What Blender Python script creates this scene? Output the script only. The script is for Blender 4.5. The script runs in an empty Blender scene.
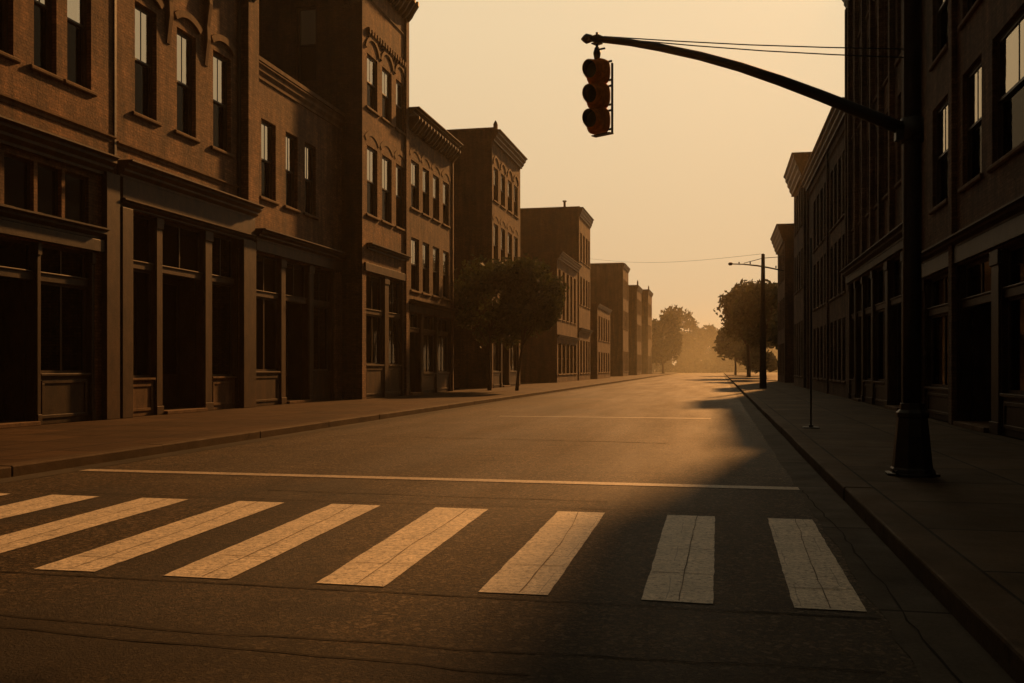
import bpy, bmesh, math, random
from mathutils import Vector
R = math.radians
scene = bpy.context.scene
C = scene.collection
random.seed(7)

# ------------------------------------------------------------------ camera, sky, sun, exposure
F, CX, HY = 950.0, 512.0, 367.0          # focal length in pixels, principal column, horizon row
TH = math.atan(206/950.0)                # the camera is turned this far towards the west side of the street
cs, sn = math.cos(TH), math.sin(TH)
cam = bpy.data.cameras.new('camera'); camo = bpy.data.objects.new('camera', cam); C.objects.link(camo)
cam.sensor_width = 36; cam.lens = F*36/1024; cam.clip_start = .1; cam.clip_end = 3000
cam.shift_y = (HY-341.5)/1024
camo.location = (0, 0, 1.5); camo.rotation_euler = (R(90), 0, TH)
scene.camera = camo

SUN_EL, SUN_AZ = 27, 11.0                # azimuth from +Y towards +X
w = bpy.data.worlds.new("World"); scene.world = w; w.use_nodes = True
nt = w.node_tree; N = nt.nodes; L = nt.links
for n in list(N): N.remove(n)
out = N.new('ShaderNodeOutputWorld'); bg = N.new('ShaderNodeBackground'); bg.inputs['Strength'].default_value = .1
L.new(bg.outputs[0], out.inputs[0])
sky = N.new('ShaderNodeTexSky'); sky.sky_type = 'NISHITA'; sky.sun_disc = False
sky.sun_elevation = R(SUN_EL); sky.sun_rotation = R(SUN_AZ); sky.dust_density = 6; sky.air_density = 1
def wmath(op, a, b=None, c=None):
    n = N.new('ShaderNodeMath'); n.operation = op
    for i, v in enumerate((a, b, c)):
        if v is None: continue
        if isinstance(v, (int, float)): n.inputs[i].default_value = v
        else: L.new(v, n.inputs[i])
    return n.outputs[0]
tc = N.new('ShaderNodeTexCoord'); sep = N.new('ShaderNodeSeparateXYZ'); L.new(tc.outputs['Generated'], sep.inputs[0])
# dust-laden air: bright warm veil towards the sun's side, dim overhead and behind
dotn = N.new('ShaderNodeVectorMath'); dotn.operation = 'DOT_PRODUCT'
ga, ge = R(9), R(8)
dotn.inputs[1].default_value = (math.sin(ga)*math.cos(ge), math.cos(ga)*math.cos(ge), math.sin(ge))
L.new(tc.outputs['Generated'], dotn.inputs[0])
lobe = N.new('ShaderNodeMapRange'); lobe.interpolation_type = 'SMOOTHERSTEP'; lobe.clamp = True
lobe.inputs[1].default_value = .60; lobe.inputs[2].default_value = .88
L.new(dotn.outputs['Value'], lobe.inputs[0])
elev = N.new('ShaderNodeMapRange'); elev.clamp = True
elev.inputs[1].default_value = .0; elev.inputs[2].default_value = .34
L.new(sep.outputs[2], elev.inputs[0])
veil = N.new('ShaderNodeMix'); veil.data_type = 'RGBA'
L.new(elev.outputs[0], veil.inputs['Factor'])
VEIL_LOW, VEIL_HIGH = (6.6, 4.5, 2.35, 1), (8.2, 6.25, 3.75, 1)
veil.inputs['A'].default_value = VEIL_LOW; veil.inputs['B'].default_value = VEIL_HIGH
zen = N.new('ShaderNodeMapRange'); zen.clamp = True; zen.inputs[1].default_value = .25; zen.inputs[2].default_value = 1
L.new(sep.outputs[2], zen.inputs[0])
dim = N.new('ShaderNodeMix'); dim.data_type = 'RGBA'; L.new(zen.outputs[0], dim.inputs['Factor'])
dim.inputs['A'].default_value = (.08, .052, .026, 1); dim.inputs['B'].default_value = (.95, .80, .52, 1)
vm = N.new('ShaderNodeMix'); vm.data_type = 'RGBA'; L.new(dim.outputs['Result'], vm.inputs['A'])
L.new(lobe.outputs[0], vm.inputs['Factor']); L.new(veil.outputs['Result'], vm.inputs['B'])
bw = N.new('ShaderNodeRGBToBW'); L.new(sky.outputs[0], bw.inputs[0])
skm = N.new('ShaderNodeMix'); skm.data_type = 'RGBA'; skm.blend_type = 'MULTIPLY'; skm.inputs['Factor'].default_value = 1
skm.inputs['B'].default_value = (.010, .0075, .005, 1); L.new(bw.outputs[0], skm.inputs['A'])
ad = N.new('ShaderNodeMix'); ad.data_type = 'RGBA'; ad.blend_type = 'ADD'; ad.inputs['Factor'].default_value = 1
L.new(vm.outputs['Result'], ad.inputs['A']); L.new(skm.outputs['Result'], ad.inputs['B'])
L.new(ad.outputs['Result'], bg.inputs['Color'])

sd = bpy.data.lights.new('sun', 'SUN'); sd.energy = 5.0; sd.angle = R(1.9); sd.color = (1, .43, .115)
so = bpy.data.objects.new('sun', sd); C.objects.link(so)
sdir = Vector((math.sin(R(SUN_AZ))*math.cos(R(SUN_EL)), math.cos(R(SUN_AZ))*math.cos(R(SUN_EL)), math.sin(R(SUN_EL))))
so.rotation_euler = sdir.to_track_quat('Z', 'Y').to_euler(); so.location = (40, 120, 90)

vs = scene.view_settings
vs.view_transform = 'Standard'; vs.look = 'None'; vs.gamma = 1; vs.use_curve_mapping = False; vs.exposure = 0.0
scene.cycles.use_denoising = True
scene.cycles.max_bounces = 6; scene.cycles.volume_bounces = 1
scene.cycles.transparent_max_bounces = 12

# ------------------------------------------------------------------ materials
MATS = {}
class NB:
    """small node-building helper"""
    def __init__(s, name):
        m = bpy.data.materials.new(name); m.use_nodes = True; s.m = m; s.t = m.node_tree
        s.b = s.t.nodes['Principled BSDF']; s.out = s.t.nodes['Material Output']; s.tc = s.n('ShaderNodeTexCoord')
    def n(s, t, **k):
        x = s.t.nodes.new(t)
        for a, v in k.items(): setattr(x, a, v)
        return x
    def l(s, a, b): s.t.links.new(a, b)
    def noise(s, scale, detail=4, vec=None, rough=.6):
        x = s.n('ShaderNodeTexNoise'); x.inputs['Scale'].default_value = scale
        x.inputs['Detail'].default_value = detail; x.inputs['Roughness'].default_value = rough
        s.l(vec if vec is not None else s.tc.outputs['Object'], x.inputs['Vector']); return x.outputs['Fac']
    def mapv(s, scale, vec=None):
        x = s.n('ShaderNodeMapping'); x.inputs['Scale'].default_value = scale
        s.l(vec if vec is not None else s.tc.outputs['Object'], x.inputs['Vector']); return x.outputs[0]
    def rng(s, v, a, b, c, d):
        x = s.n('ShaderNodeMapRange'); s.l(v, x.inputs[0])
        for i, q in enumerate((a, b, c, d)): x.inputs[i+1].default_value = q
        return x.outputs[0]
    def mix(s, f, a, b, mode='MIX'):
        x = s.n('ShaderNodeMix', data_type='RGBA', blend_type=mode)
        for k, v in (('Factor', f), ('A', a), ('B', b)):
            if isinstance(v, (int, float)): x.inputs[k].default_value = v
            elif isinstance(v, tuple): x.inputs[k].default_value = v if len(v) == 4 else v+(1,)
            else: s.l(v, x.inputs[k])
        return x.outputs['Result']
    def gray(s, v):
        x = s.n('ShaderNodeCombineColor')
        for i in range(3): s.l(v, x.inputs[i])
        return x.outputs[0]
    def bump(s, h, strength, dist, prev=None):
        x = s.n('ShaderNodeBump'); x.inputs['Strength'].default_value = strength; x.inputs['Distance'].default_value = dist
        s.l(h, x.inputs['Height'])
        if prev is not None: s.l(prev, x.inputs['Normal'])
        return x.outputs[0]
    def uvw(s):                      # along-the-wall coordinate, height
        sp = s.n('ShaderNodeSeparateXYZ'); s.l(s.tc.outputs['Object'], sp.inputs[0])
        a = s.n('ShaderNodeMath', operation='ADD'); s.l(sp.outputs[0], a.inputs[0]); s.l(sp.outputs[1], a.inputs[1])
        c = s.n('ShaderNodeCombineXYZ'); s.l(a.outputs[0], c.inputs[0]); s.l(sp.outputs[2], c.inputs[1]); return c.outputs[0]
    def done(s, col=None, rough=None, normal=None):
        for k, v in (('Base Color', col), ('Roughness', rough), ('Normal', normal)):
            if v is None: continue
            if isinstance(v, (int, float)): s.b.inputs[k].default_value = v
            elif isinstance(v, tuple): s.b.inputs[k].default_value = v if len(v) == 4 else v+(1,)
            else: s.l(v, s.b.inputs[k])
        return s.m

def brick(name, col, mortar=None, rough_bump=.85):
    q = NB(name); uv = q.uvw(); mortar = mortar or tuple(c*.5 for c in col)
    bt = q.n('ShaderNodeTexBrick'); q.l(uv, bt.inputs['Vector'])
    bt.inputs['Scale'].default_value = 1; bt.inputs['Brick Width'].default_value = .215; bt.inputs['Row Height'].default_value = .075
    bt.inputs['Mortar Size'].default_value = .007; bt.inputs['Mortar Smooth'].default_value = .3; bt.inputs['Bias'].default_value = -.1
    bt.inputs['Color1'].default_value = tuple(c*1.2 for c in col)+(1,); bt.inputs['Color2'].default_value = tuple(c*.72 for c in col)+(1,)
    bt.inputs['Mortar'].default_value = mortar+(1,)
    big = q.rng(q.noise(.55, 6, uv, .65), .3, .7, .42, 1.5)
    streak = q.rng(q.noise(1.0, 5, q.mapv((2.6, .22, 1), uv), .7), .36, .68, .42, 1.2)
    fine = q.rng(q.noise(9, 5, uv, .7), .3, .7, .6, 1.4)
    c = q.mix(1, bt.outputs['Color'], q.gray(big), 'MULTIPLY')
    c = q.mix(1, c, q.gray(streak), 'MULTIPLY'); c = q.mix(1, c, q.gray(fine), 'MULTIPLY')
    patch = q.rng(q.noise(.9, 7, q.mapv((1, .6, 1), uv), .75), .6, .66, 0, .5)     # render left on the brick
    c = q.mix(patch, c, tuple(x*1.05 for x in col))
    n = q.bump(bt.outputs['Fac'], -.9, .02)
    n = q.bump(q.noise(16, 6, uv, .75), rough_bump, .045, n)
    n = q.bump(q.noise(2.2, 4, uv), .35, .08, n)
    return q.done(c, .9, n)
def painted(name, col, rough=.6, grain=.35, wear=(.02, .014, .009)):
    q = NB(name)
    a = q.rng(q.noise(2.3, 8, q.mapv((1, 1, .45)), .72), .3, .7, .4, 1.5); b = q.rng(q.noise(30, 6, None, .75), .3, .7, .65, 1.35)
    c = q.mix(1, col, q.gray(a), 'MULTIPLY'); c = q.mix(1, c, q.gray(b), 'MULTIPLY')
    q.b.inputs['Specular IOR Level'].default_value = .2
    chip = q.rng(q.noise(7, 8, None, .75), .63, .67, 0, .7)
    c = q.mix(chip, c, wear)
    n = q.bump(q.noise(30, 5), grain, .01); n = q.bump(q.noise(3, 3), .2, .03, n)
    return q.done(c, rough, n)
def iron(name, col=(.018, .015, .012), rough=.55):
    q = NB(name); a = q.rng(q.noise(6, 6), .3, .7, .6, 1.4)
    c = q.mix(1, col, q.gray(a), 'MULTIPLY')
    c = q.mix(q.rng(q.noise(11, 8, None, .75), .6, .68, 0, .8), c, (.05, .022, .01))
    return q.done(c, rough, q.bump(q.noise(60, 4), .25, .004))
def glass(name, tint=.8, ior=1.75, gloss=(1, .95, .88)):
    q = NB(name); t = q.t
    fr = q.n('ShaderNodeFresnel'); fr.inputs['IOR'].default_value = ior
    tr = q.n('ShaderNodeBsdfTransparent'); tr.inputs[0].default_value = (tint, tint*.97, tint*.9, 1)
    gl = q.n('ShaderNodeBsdfGlossy'); gl.inputs['Roughness'].default_value = .04; gl.inputs[0].default_value = gloss+(1,)
    nn = q.bump(q.noise(1.3, 2), .08, .05); q.l(nn, gl.inputs['Normal'])
    mx = q.n('ShaderNodeMixShader'); q.l(fr.outputs[0], mx.inputs[0]); q.l(tr.outputs[0], mx.inputs[1]); q.l(gl.outputs[0], mx.inputs[2])
    q.l(mx.outputs[0], q.out.inputs[0]); return q.m
def dark_glass(name):
    q = NB(name); q.b.inputs['IOR'].default_value = 1.6
    return q.done((.012, .010, .008), .08, q.bump(q.noise(1.3, 2), .1, .05))
def plain(name, col, rough=.8, scale=8, amp=.25, bstr=.3):
    q = NB(name); a = q.rng(q.noise(scale, 6), .3, .7, 1-amp, 1+amp)
    return q.done(q.mix(1, col, q.gray(a), 'MULTIPLY'), rough, q.bump(q.noise(scale*4, 5), bstr, .01))

def asphalt():
    q = NB('asphalt'); O = q.tc.outputs['Object']
    base = q.mix(q.rng(q.noise(.35, 6, O, .65), .35, .65, 0, 1), (.029, .0198, .0112), (.047, .0325, .018))
    lanes = q.rng(q.noise(1.0, 4, q.mapv((.75, .02, 1))), .35, .65, .78, 1.22)        # wheel tracks along the street
    base = q.mix(1, base, q.gray(lanes), 'MULTIPLY')
    agg = q.n('ShaderNodeTexVoronoi'); agg.inputs['Scale'].default_value = 70; q.l(O, agg.inputs['Vector'])
    sp = q.n('ShaderNodeSeparateColor'); q.l(agg.outputs['Color'], sp.inputs[0])
    base = q.mix(1, base, q.gray(q.rng(sp.outputs[0], 0, 1, .15, 2.1)), 'MULTIPLY')
    fine = q.noise(55, 6, O, .8)
    base = q.mix(1, base, q.gray(q.rng(fine, .3, .7, .45, 1.55)), 'MULTIPLY')
    cross = q.rng(q.noise(1.0, 6, q.mapv((.35, 3.2, 1)), .75), .35, .65, .72, 1.3)      # ripples and skid marks across the street
    base = q.mix(1, base, q.gray(cross), 'MULTIPLY')
    grit = q.rng(q.noise(17, 5, O, .8), .35, .65, .7, 1.35); base = q.mix(1, base, q.gray(grit), 'MULTIPLY')
    v2 = q.n('ShaderNodeTexVoronoi'); v2.inputs['Scale'].default_value = 34; q.l(O, v2.inputs['Vector'])
    s2 = q.n('ShaderNodeSeparateColor'); q.l(v2.outputs['Color'], s2.inputs[0])
    base = q.mix(1, base, q.gray(q.rng(s2.outputs[1], 0, 1, .4, 1.7)), 'MULTIPLY')
    base = q.mix(q.rng(s2.outputs[0], .93, .95, 0, .8), base, (.15, .115, .08))
    # patched and stained areas
    patch = q.rng(q.noise(.22, 3, q.mapv((1, .35, 1))), .56, .6, 0, .55)
    base = q.mix(patch, base, (.026, .024, .022))
    # near-road vignette shade put into the colour, ending at a wandering seam
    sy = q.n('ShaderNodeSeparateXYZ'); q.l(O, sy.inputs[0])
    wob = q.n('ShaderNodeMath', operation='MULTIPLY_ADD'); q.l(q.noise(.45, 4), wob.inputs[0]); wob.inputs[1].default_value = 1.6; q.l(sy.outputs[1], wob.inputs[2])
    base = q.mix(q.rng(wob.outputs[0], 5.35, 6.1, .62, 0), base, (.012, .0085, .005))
    # cracks
    wv = q.n('ShaderNodeVectorMath', operation='ADD'); q.l(O, wv.inputs[0])
    nv = q.n('ShaderNodeTexNoise'); nv.inputs['Scale'].default_value = .9; nv.inputs['Detail'].default_value = 6; q.l(O, nv.inputs['Vector'])
    sc = q.n('ShaderNodeVectorMath', operation='SCALE'); q.l(nv.outputs['Color'], sc.inputs[0]); sc.inputs['Scale'].default_value = 1.6
    q.l(sc.outputs[0], wv.inputs[1])
    cr = q.n('ShaderNodeTexVoronoi', feature='DISTANCE_TO_EDGE'); cr.inputs['Scale'].default_value = .33; q.l(wv.outputs[0], cr.inputs['Vector'])
    crack = q.rng(cr.outputs['Distance'], .0015, .006, 1, 0)
    gate = q.rng(q.noise(.25, 2), .5, .56, 0, 1)
    cm = q.n('ShaderNodeMath', operation='MULTIPLY'); q.l(crack, cm.inputs[0]); q.l(gate, cm.inputs[1])
    base = q.mix(cm.outputs[0], base, (.008, .007, .006))
    n = q.bump(fine, .9, .02); n = q.bump(agg.outputs['Distance'], .5, .008, n)
    n = q.bump(q.noise(1.1, 4, q.mapv((1, .3, 1))), .25, .05, n)
    rough = q.rng(q.noise(.8, 5, q.mapv((1, .12, 1))), .3, .7, .55, .72)
    q.b.inputs['Specular IOR Level'].default_value = .10
    return q.done(base, rough, n)
def paint_white(name, col=(.60, .52, .41), cracks=True, worn=.445):
    q = NB(name); O = q.tc.outputs['Object']
    a = q.rng(q.noise(3, 6), .3, .7, .78, 1.12); c = q.mix(1, col, q.gray(a), 'MULTIPLY')
    c = q.mix(1, c, q.gray(q.rng(q.noise(70, 6, O, .8), .3, .7, .5, 1.4)), 'MULTIPLY')
    w_ = q.rng(q.noise(26, 8, O, .8), worn-.06, worn+.05, .85, 0)
    c = q.mix(w_, c, (.05, .045, .04))
    mo = q.rng(q.noise(15, 5, O, .75), .35, .65, .72, 1.2); c = q.mix(1, c, q.gray(mo), 'MULTIPLY')
    w2 = q.rng(q.noise(2.0, 6, q.mapv((2, .7, 1)), .7), .60, .72, 0, .55); c = q.mix(w2, c, (.11, .10, .085))
    if cracks:
        v = q.n('ShaderNodeVectorMath', operation='ADD'); q.l(O, v.inputs[0])
        nz = q.n('ShaderNodeTexNoise'); nz.inputs['Scale'].default_value = 3; nz.inputs['Detail'].default_value = 4; q.l(O, nz.inputs['Vector'])
        s_ = q.n('ShaderNodeVectorMath', operation='SCALE'); q.l(nz.outputs['Color'], s_.inputs[0]); s_.inputs['Scale'].default_value = .035
        q.l(s_.outputs[0], v.inputs[1])
        b = q.n('ShaderNodeTexBrick'); q.l(v.outputs[0], b.inputs['Vector']); b.offset = .37; b.offset_frequency = 2
        b.inputs['Scale'].default_value = 1; b.inputs['Brick Width'].default_value = .83; b.inputs['Row Height'].default_value = .62
        b.inputs['Mortar Size'].default_value = .0035; b.inputs['Mortar Smooth'].default_value = .0
        c = q.mix(q.rng(b.outputs['Fac'], 0, 1, 0, .6), c, (.06, .055, .05))
    return q.done(c, .62, q.bump(q.noise(55, 6, O, .8), .5, .008))
def concrete(name, col, slab=(1.6, 1.6)):
    q = NB(name); O = q.tc.outputs['Object']
    b = q.n('ShaderNodeTexBrick'); q.l(O, b.inputs['Vector']); b.offset = 0
    b.inputs['Scale'].default_value = 1; b.inputs['Brick Width'].default_value = slab[0]; b.inputs['Row Height'].default_value = slab[1]
    b.inputs['Mortar Size'].default_value = .02; b.inputs['Mortar Smooth'].default_value = .15; b.inputs['Bias'].default_value = 0
    b.inputs['Color1'].default_value = tuple(x*1.25 for x in col)+(1,); b.inputs['Color2'].default_value = tuple(x*.75 for x in col)+(1,)
    b.inputs['Mortar'].default_value = tuple(x*.1 for x in col)+(1,)
    c = q.mix(1, b.outputs['Color'], q.gray(q.rng(q.noise(.9, 7, O, .7), .3, .7, .65, 1.25)), 'MULTIPLY')
    c = q.mix(1, c, q.gray(q.rng(q.noise(38, 5, O, .75), .3, .7, .75, 1.25)), 'MULTIPLY')
    spots = q.rng(q.noise(2.6, 5, O, .6), .64, .7, 0, .6); c = q.mix(spots, c, tuple(x*.35 for x in col))
    n = q.bump(b.outputs['Fac'], -.8, .02); n = q.bump(q.noise(45, 6, O, .75), .45, .01, n); n = q.bump(q.noise(1.4, 4), .3, .05, n)
    q.b.inputs['Specular IOR Level'].default_value = .08
    return q.done(c, q.rng(q.noise(2, 4), .3, .7, .65, .85), n)
def leafmat(name, col):
    q = NB(name)
    g = q.n('ShaderNodeNewGeometry'); r_ = g.outputs['Random Per Island']
    c = q.mix(r_, tuple(x*.55 for x in col), tuple(x*1.5 for x in col))
    q.done(c, .6)
    tr = q.n('ShaderNodeBsdfTranslucent'); q.l(c, tr.inputs[0])
    mx = q.n('ShaderNodeMixShader'); mx.inputs[0].default_value = .3
    q.l(q.b.outputs[0], mx.inputs[1]); q.l(tr.outputs[0], mx.inputs[2]); q.l(mx.outputs[0], q.out.inputs[0]); return q.m

B_RED = brick('brick_brown', (0.2212, 0.1129, 0.05168)); B_TAN = brick('brick_tan', (0.2433, 0.13, 0.06384)); B_STU = brick('brick_stucco', (0.2212, 0.1197, 0.0608), rough_bump=.8)
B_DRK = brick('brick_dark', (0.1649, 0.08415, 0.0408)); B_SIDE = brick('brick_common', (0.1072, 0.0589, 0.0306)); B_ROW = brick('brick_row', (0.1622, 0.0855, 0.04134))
B_EAST = brick('brick_east', (0.1731, 0.09558, 0.0476)); B_EAST2 = brick('brick_east_pale', (0.2144, 0.1224, 0.0646))
STONE = painted('stone_trim', (.14, .083, .044), .85, .6, (.12, .075, .045))
TRIM = painted('trim_brown', (.060, .032, .014), .6); TRIM_D = painted('trim_dark', (.045, .028, .016), .5)
SASH = painted('sash_paint', (.075, .05, .032), .5); CORN = painted('cornice_metal', (.09, .053, .028), .55)
GLASS = glass('window_glass', .7, 1.5, (.42, .37, .31)); GLASS_R = glass('reflection_bright_glass', .75, 4.2, (1, .90, .74)); GLASS_S = glass('reflection_dim_glass', .5, 1.45, (.22, .2, .17)); GLASS_D = dark_glass('dark_glass'); SHADE = plain('shade_cloth', (.74, .62, .44), .8, 20, .08, .15)
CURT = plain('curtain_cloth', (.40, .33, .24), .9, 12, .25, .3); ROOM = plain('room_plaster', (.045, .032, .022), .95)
ROOF = plain('roof_felt', (.06, .05, .042), .95); IRON = iron('black_iron'); IRON2 = iron('cast_iron', (.022, .018, .014), .5)
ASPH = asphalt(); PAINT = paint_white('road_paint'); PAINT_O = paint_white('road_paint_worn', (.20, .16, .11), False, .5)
CRACK = plain('crack_dirt', (.09, .065, .042), .9); PAINT_S = paint_white('stop_line_paint', (.40, .33, .25), False, .45); TAR = plain('tar', (.010, .008, .006), .85, 20, .4); TAR.node_tree.nodes['Principled BSDF'].inputs['Specular IOR Level'].default_value = .08; WALKW = concrete('pavement_concrete', (.052, .030, .015), (1.5, 1.5))
WALKE = concrete('pavement_concrete_pale', (.075, .052, .031), (1.7, 1.7)); KERB = concrete('kerb_stone', (.070, .047, .028), (400, 400))
GUT = concrete('gutter_concrete', (.05, .042, .032), (40, 3.1)); EARTH = plain('dry_earth', (.13, .09, .055), .95, .8, .4)
LEAF = leafmat('leaves_olive', (.060, .070, .022)); LEAF2 = leafmat('leaves_dark', (.045, .055, .020)); BARK = plain('bark', (.06, .042, .028), .95, 14, .4, .8)
WOOD = plain('weathered_wood', (.05, .036, .025), .9, 9, .35, .6)
SIG = painted('signal_paint', (.62, .19, .03), .8, .3, (.03, .015, .008)); LENS = plain('signal_lens', (.010, .010, .010), .45, 30, .2); BLK = plain('matt_black', (.012, .011, .010), .7)

# ------------------------------------------------------------------ mesh helpers
class MB:
    def __init__(s): s.v = []; s.f = []; s.sm = []
    def quad(s, a, b, c, d, smooth=False):
        i = len(s.v); s.v += [a, b, c, d]; s.f.append((i, i+1, i+2, i+3)); s.sm.append(smooth); return s
    def box(s, x0, x1, y0, y1, z0, z1):
        i = len(s.v)
        s.v += [(x0,y0,z0),(x1,y0,z0),(x1,y1,z0),(x0,y1,z0),(x0,y0,z1),(x1,y0,z1),(x1,y1,z1),(x0,y1,z1)]
        for f in ((0,3,2,1),(4,5,6,7),(0,1,5,4),(1,2,6,5),(2,3,7,6),(3,0,4,7)):
            s.f.append(tuple(i+k for k in f)); s.sm.append(False)
        return s
    def extrude_y(s, prof, y0, y1):        # profile of (x, z) points, closed, swept along y
        i = len(s.v); n = len(prof)
        s.v += [(x, y0, z) for x, z in prof]+[(x, y1, z) for x, z in prof]
        for k in range(n):
            s.f.append((i+k, i+(k+1) % n, i+n+(k+1) % n, i+n+k)); s.sm.append(False)
        s.f.append(tuple(i+k for k in range(n))[::-1]); s.f.append(tuple(i+n+k for k in range(n))); s.sm += [False, False]
        return s
    def tube(s, pts, rad, seg=12, caps=True):
        pts = [Vector(p) for p in pts]; n = len(pts)
        rads = rad if isinstance(rad, (list, tuple)) else [rad]*n
        i0 = len(s.v); prev = None
        for k, p in enumerate(pts):
            d = (pts[min(k+1, n-1)]-pts[max(k-1, 0)]).normalized()
            if prev is None:
                a = d.orthogonal().normalized()
            else:
                a = (prev-d*prev.dot(d)).normalized()
            prev = a; b = d.cross(a)
            for q in range(seg):
                t = 2*math.pi*q/seg; s.v.append(tuple(p+(a*math.cos(t)+b*math.sin(t))*rads[k]))
        for k in range(n-1):
            for q in range(seg):
                a, b = i0+k*seg+q, i0+k*seg+(q+1) % seg
                s.f.append((a, b, b+seg, a+seg)); s.sm.append(True)
        if caps:
            s.f.append(tuple(range(i0, i0+seg))[::-1]); s.f.append(tuple(range(i0+(n-1)*seg, i0+n*seg))); s.sm += [False, False]
        return s
    def lathe(s, prof, seg=16, c=(0, 0), smooth=True):   # (r, z)
        i0 = len(s.v); n = len(prof)
        for r, z in prof:
            for q in range(seg):
                t = 2*math.pi*(q+.5)/seg; s.v.append((c[0]+r*math.cos(t), c[1]+r*math.sin(t), z))
        for k in range(n-1):
            for q in range(seg):
                a, b = i0+k*seg+q, i0+k*seg+(q+1) % seg
                s.f.append((a, b, b+seg, a+seg)); s.sm.append(smooth)
        s.f.append(tuple(range(i0, i0+seg))[::-1]); s.f.append(tuple(range(i0+(n-1)*seg, i0+n*seg))); s.sm += [False, False]
        return s
    def mesh(s, name, mat):
        me = bpy.data.meshes.new(name); me.from_pydata(s.v, [], s.f); me.materials.append(mat)
        me.polygons.foreach_set('use_smooth', s.sm); me.update(); return me
    def build(s, name, mat, parent=None, loc=(0, 0, 0), rot=(0, 0, 0), bevel=0):
        return link(name, s.mesh(name, mat), parent, loc, rot, bevel)
def link(name, me, parent=None, loc=(0, 0, 0), rot=(0, 0, 0), bevel=0):
    o = bpy.data.objects.new(name, me); C.objects.link(o); o.parent = parent; o.location = loc; o.rotation_euler = rot
    if bevel:
        m = o.modifiers.new('edge', 'BEVEL'); m.width = bevel; m.segments = 2; m.limit_method = 'ANGLE'
    return o
def tag(o, label, cat, group=None, kind=None):
    if kind: o['kind'] = kind; return o
    o['label'] = label; o['category'] = cat
    if group: o['group'] = group
    return o
def empty(name, loc, rz=0):
    o = bpy.data.objects.new(name, None); o.empty_display_size = .3; C.objects.link(o); o.location = loc; o.rotation_euler = (0, 0, rz); return o

# ------------------------------------------------------------------ ground, road, kerbs, pavements
XK_W, XK_E = -9.4, 1.38                  # inner faces of the two kerbs
MB().quad((-230, -60, -.03), (230, -60, -.03), (230, 420, -.03), (-230, 420, -.03)).build('ground', EARTH)['kind'] = 'structure'
def sheet(name, x0, x1, y0, y1, z, mat, ny=60, amp=0):
    m = MB(); ys = [y0+(y1-y0)*k/ny for k in range(ny+1)]
    for a, b in zip(ys, ys[1:]): m.quad((x0, a, z), (x1, a, z), (x1, b, z), (x0, b, z))
    return m.build(name, mat)
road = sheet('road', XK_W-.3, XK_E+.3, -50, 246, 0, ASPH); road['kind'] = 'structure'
XF_W, XF_E = -15.4, 5.45
def raised(name, x0, x1, mat, y1=240):
    m = MB(); m.box(x0, x1, -50, y1, -.02, .15); o = m.build(name, mat); o['kind'] = 'structure'
raised('west_pavement', -40, XK_W-.305, WALKW); raised('east_pavement', XK_E+.305, 30, WALKE)
def kerb(name, x0, x1, bevx):
    m = MB(); rnd = random.Random(name); y = -50
    while y < 240:                       # kerb stones, each a touch out of line
        l_ = 3.6; d = rnd.uniform(-.008, .008); dz = rnd.uniform(-.006, .006)
        m.box(x0+d, x1+d, y+.001, y+l_-.001, -.02, .153+dz); y += l_
    o = m.build(name, KERB, bevel=.02); o['kind'] = 'structure'
kerb('west_kerb', XK_W-.32, XK_W, 1); kerb('east_kerb', XK_E, XK_E+.32, -1)
for nm, a, b in (('east_gutter', XK_E-.42, XK_E), ('west_gutter', XK_W, XK_W+.4)):
    m = MB(); rnd = random.Random(nm); ys = [-20+.35*k for k in range(640)]
    e = [rnd.uniform(-.025, .025) for _ in ys]
    for k in range(len(ys)-1):
        if nm[0] == 'e': m.quad((a+e[k], ys[k], .004), (b, ys[k], .004), (b, ys[k+1], .004), (a+e[k+1], ys[k+1], .004))
        else: m.quad((a, ys[k], .004), (b+e[k], ys[k], .004), (b+e[k+1], ys[k+1], .004), (a, ys[k+1], .004))
    m.build(nm, GUT)['kind'] = 'structure'

def ragged(pts, z):                      # a painted patch with slightly broken edges
    m = MB(); rnd = random.Random(str(pts)); n = 26
    (ax, ay), (bx, by), (cx, cy), (dx, dy) = pts      # near-left, near-right, far-right, far-left
    rows = []
    for k in range(n+1):
        t = k/n; j = lambda: rnd.gauss(0, .0025)
        rows.append(((ax+(dx-ax)*t+j(), ay+(dy-ay)*t+(rnd.gauss(0, .008) if k in (0, n) else 0), z), (bx+(cx-bx)*t+j(), by+(cy-by)*t+(rnd.gauss(0, .008) if k in (0, n) else 0), z)))
    for (a, b), (c, d) in zip(rows, rows[1:]): m.quad(a, b, d, c)
    return m
near = [(-8.45, -7.95), (-7.28, -6.80), (-6.1, -5.6), (-4.95, -4.45), (-3.89, -3.37), (-2.72, -2.22), (-1.56, -1.09), (-.48, -.03), (.46, .89)]
far = [(-8.75, -8.15), (-7.62, -6.98), (-6.43, -5.84), (-5.22, -4.67), (-4.12, -3.56), (-2.94, -2.36), (-1.62, -1.13), (-.50, -.03), (.48, .90)]
for (a, b), (c, d) in zip(near, far):
    ragged(((a, 6.13), (b, 6.13), (d, 9.72), (c, 9.72)), .006).build('crosswalk_stripe', PAINT, road)
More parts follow.
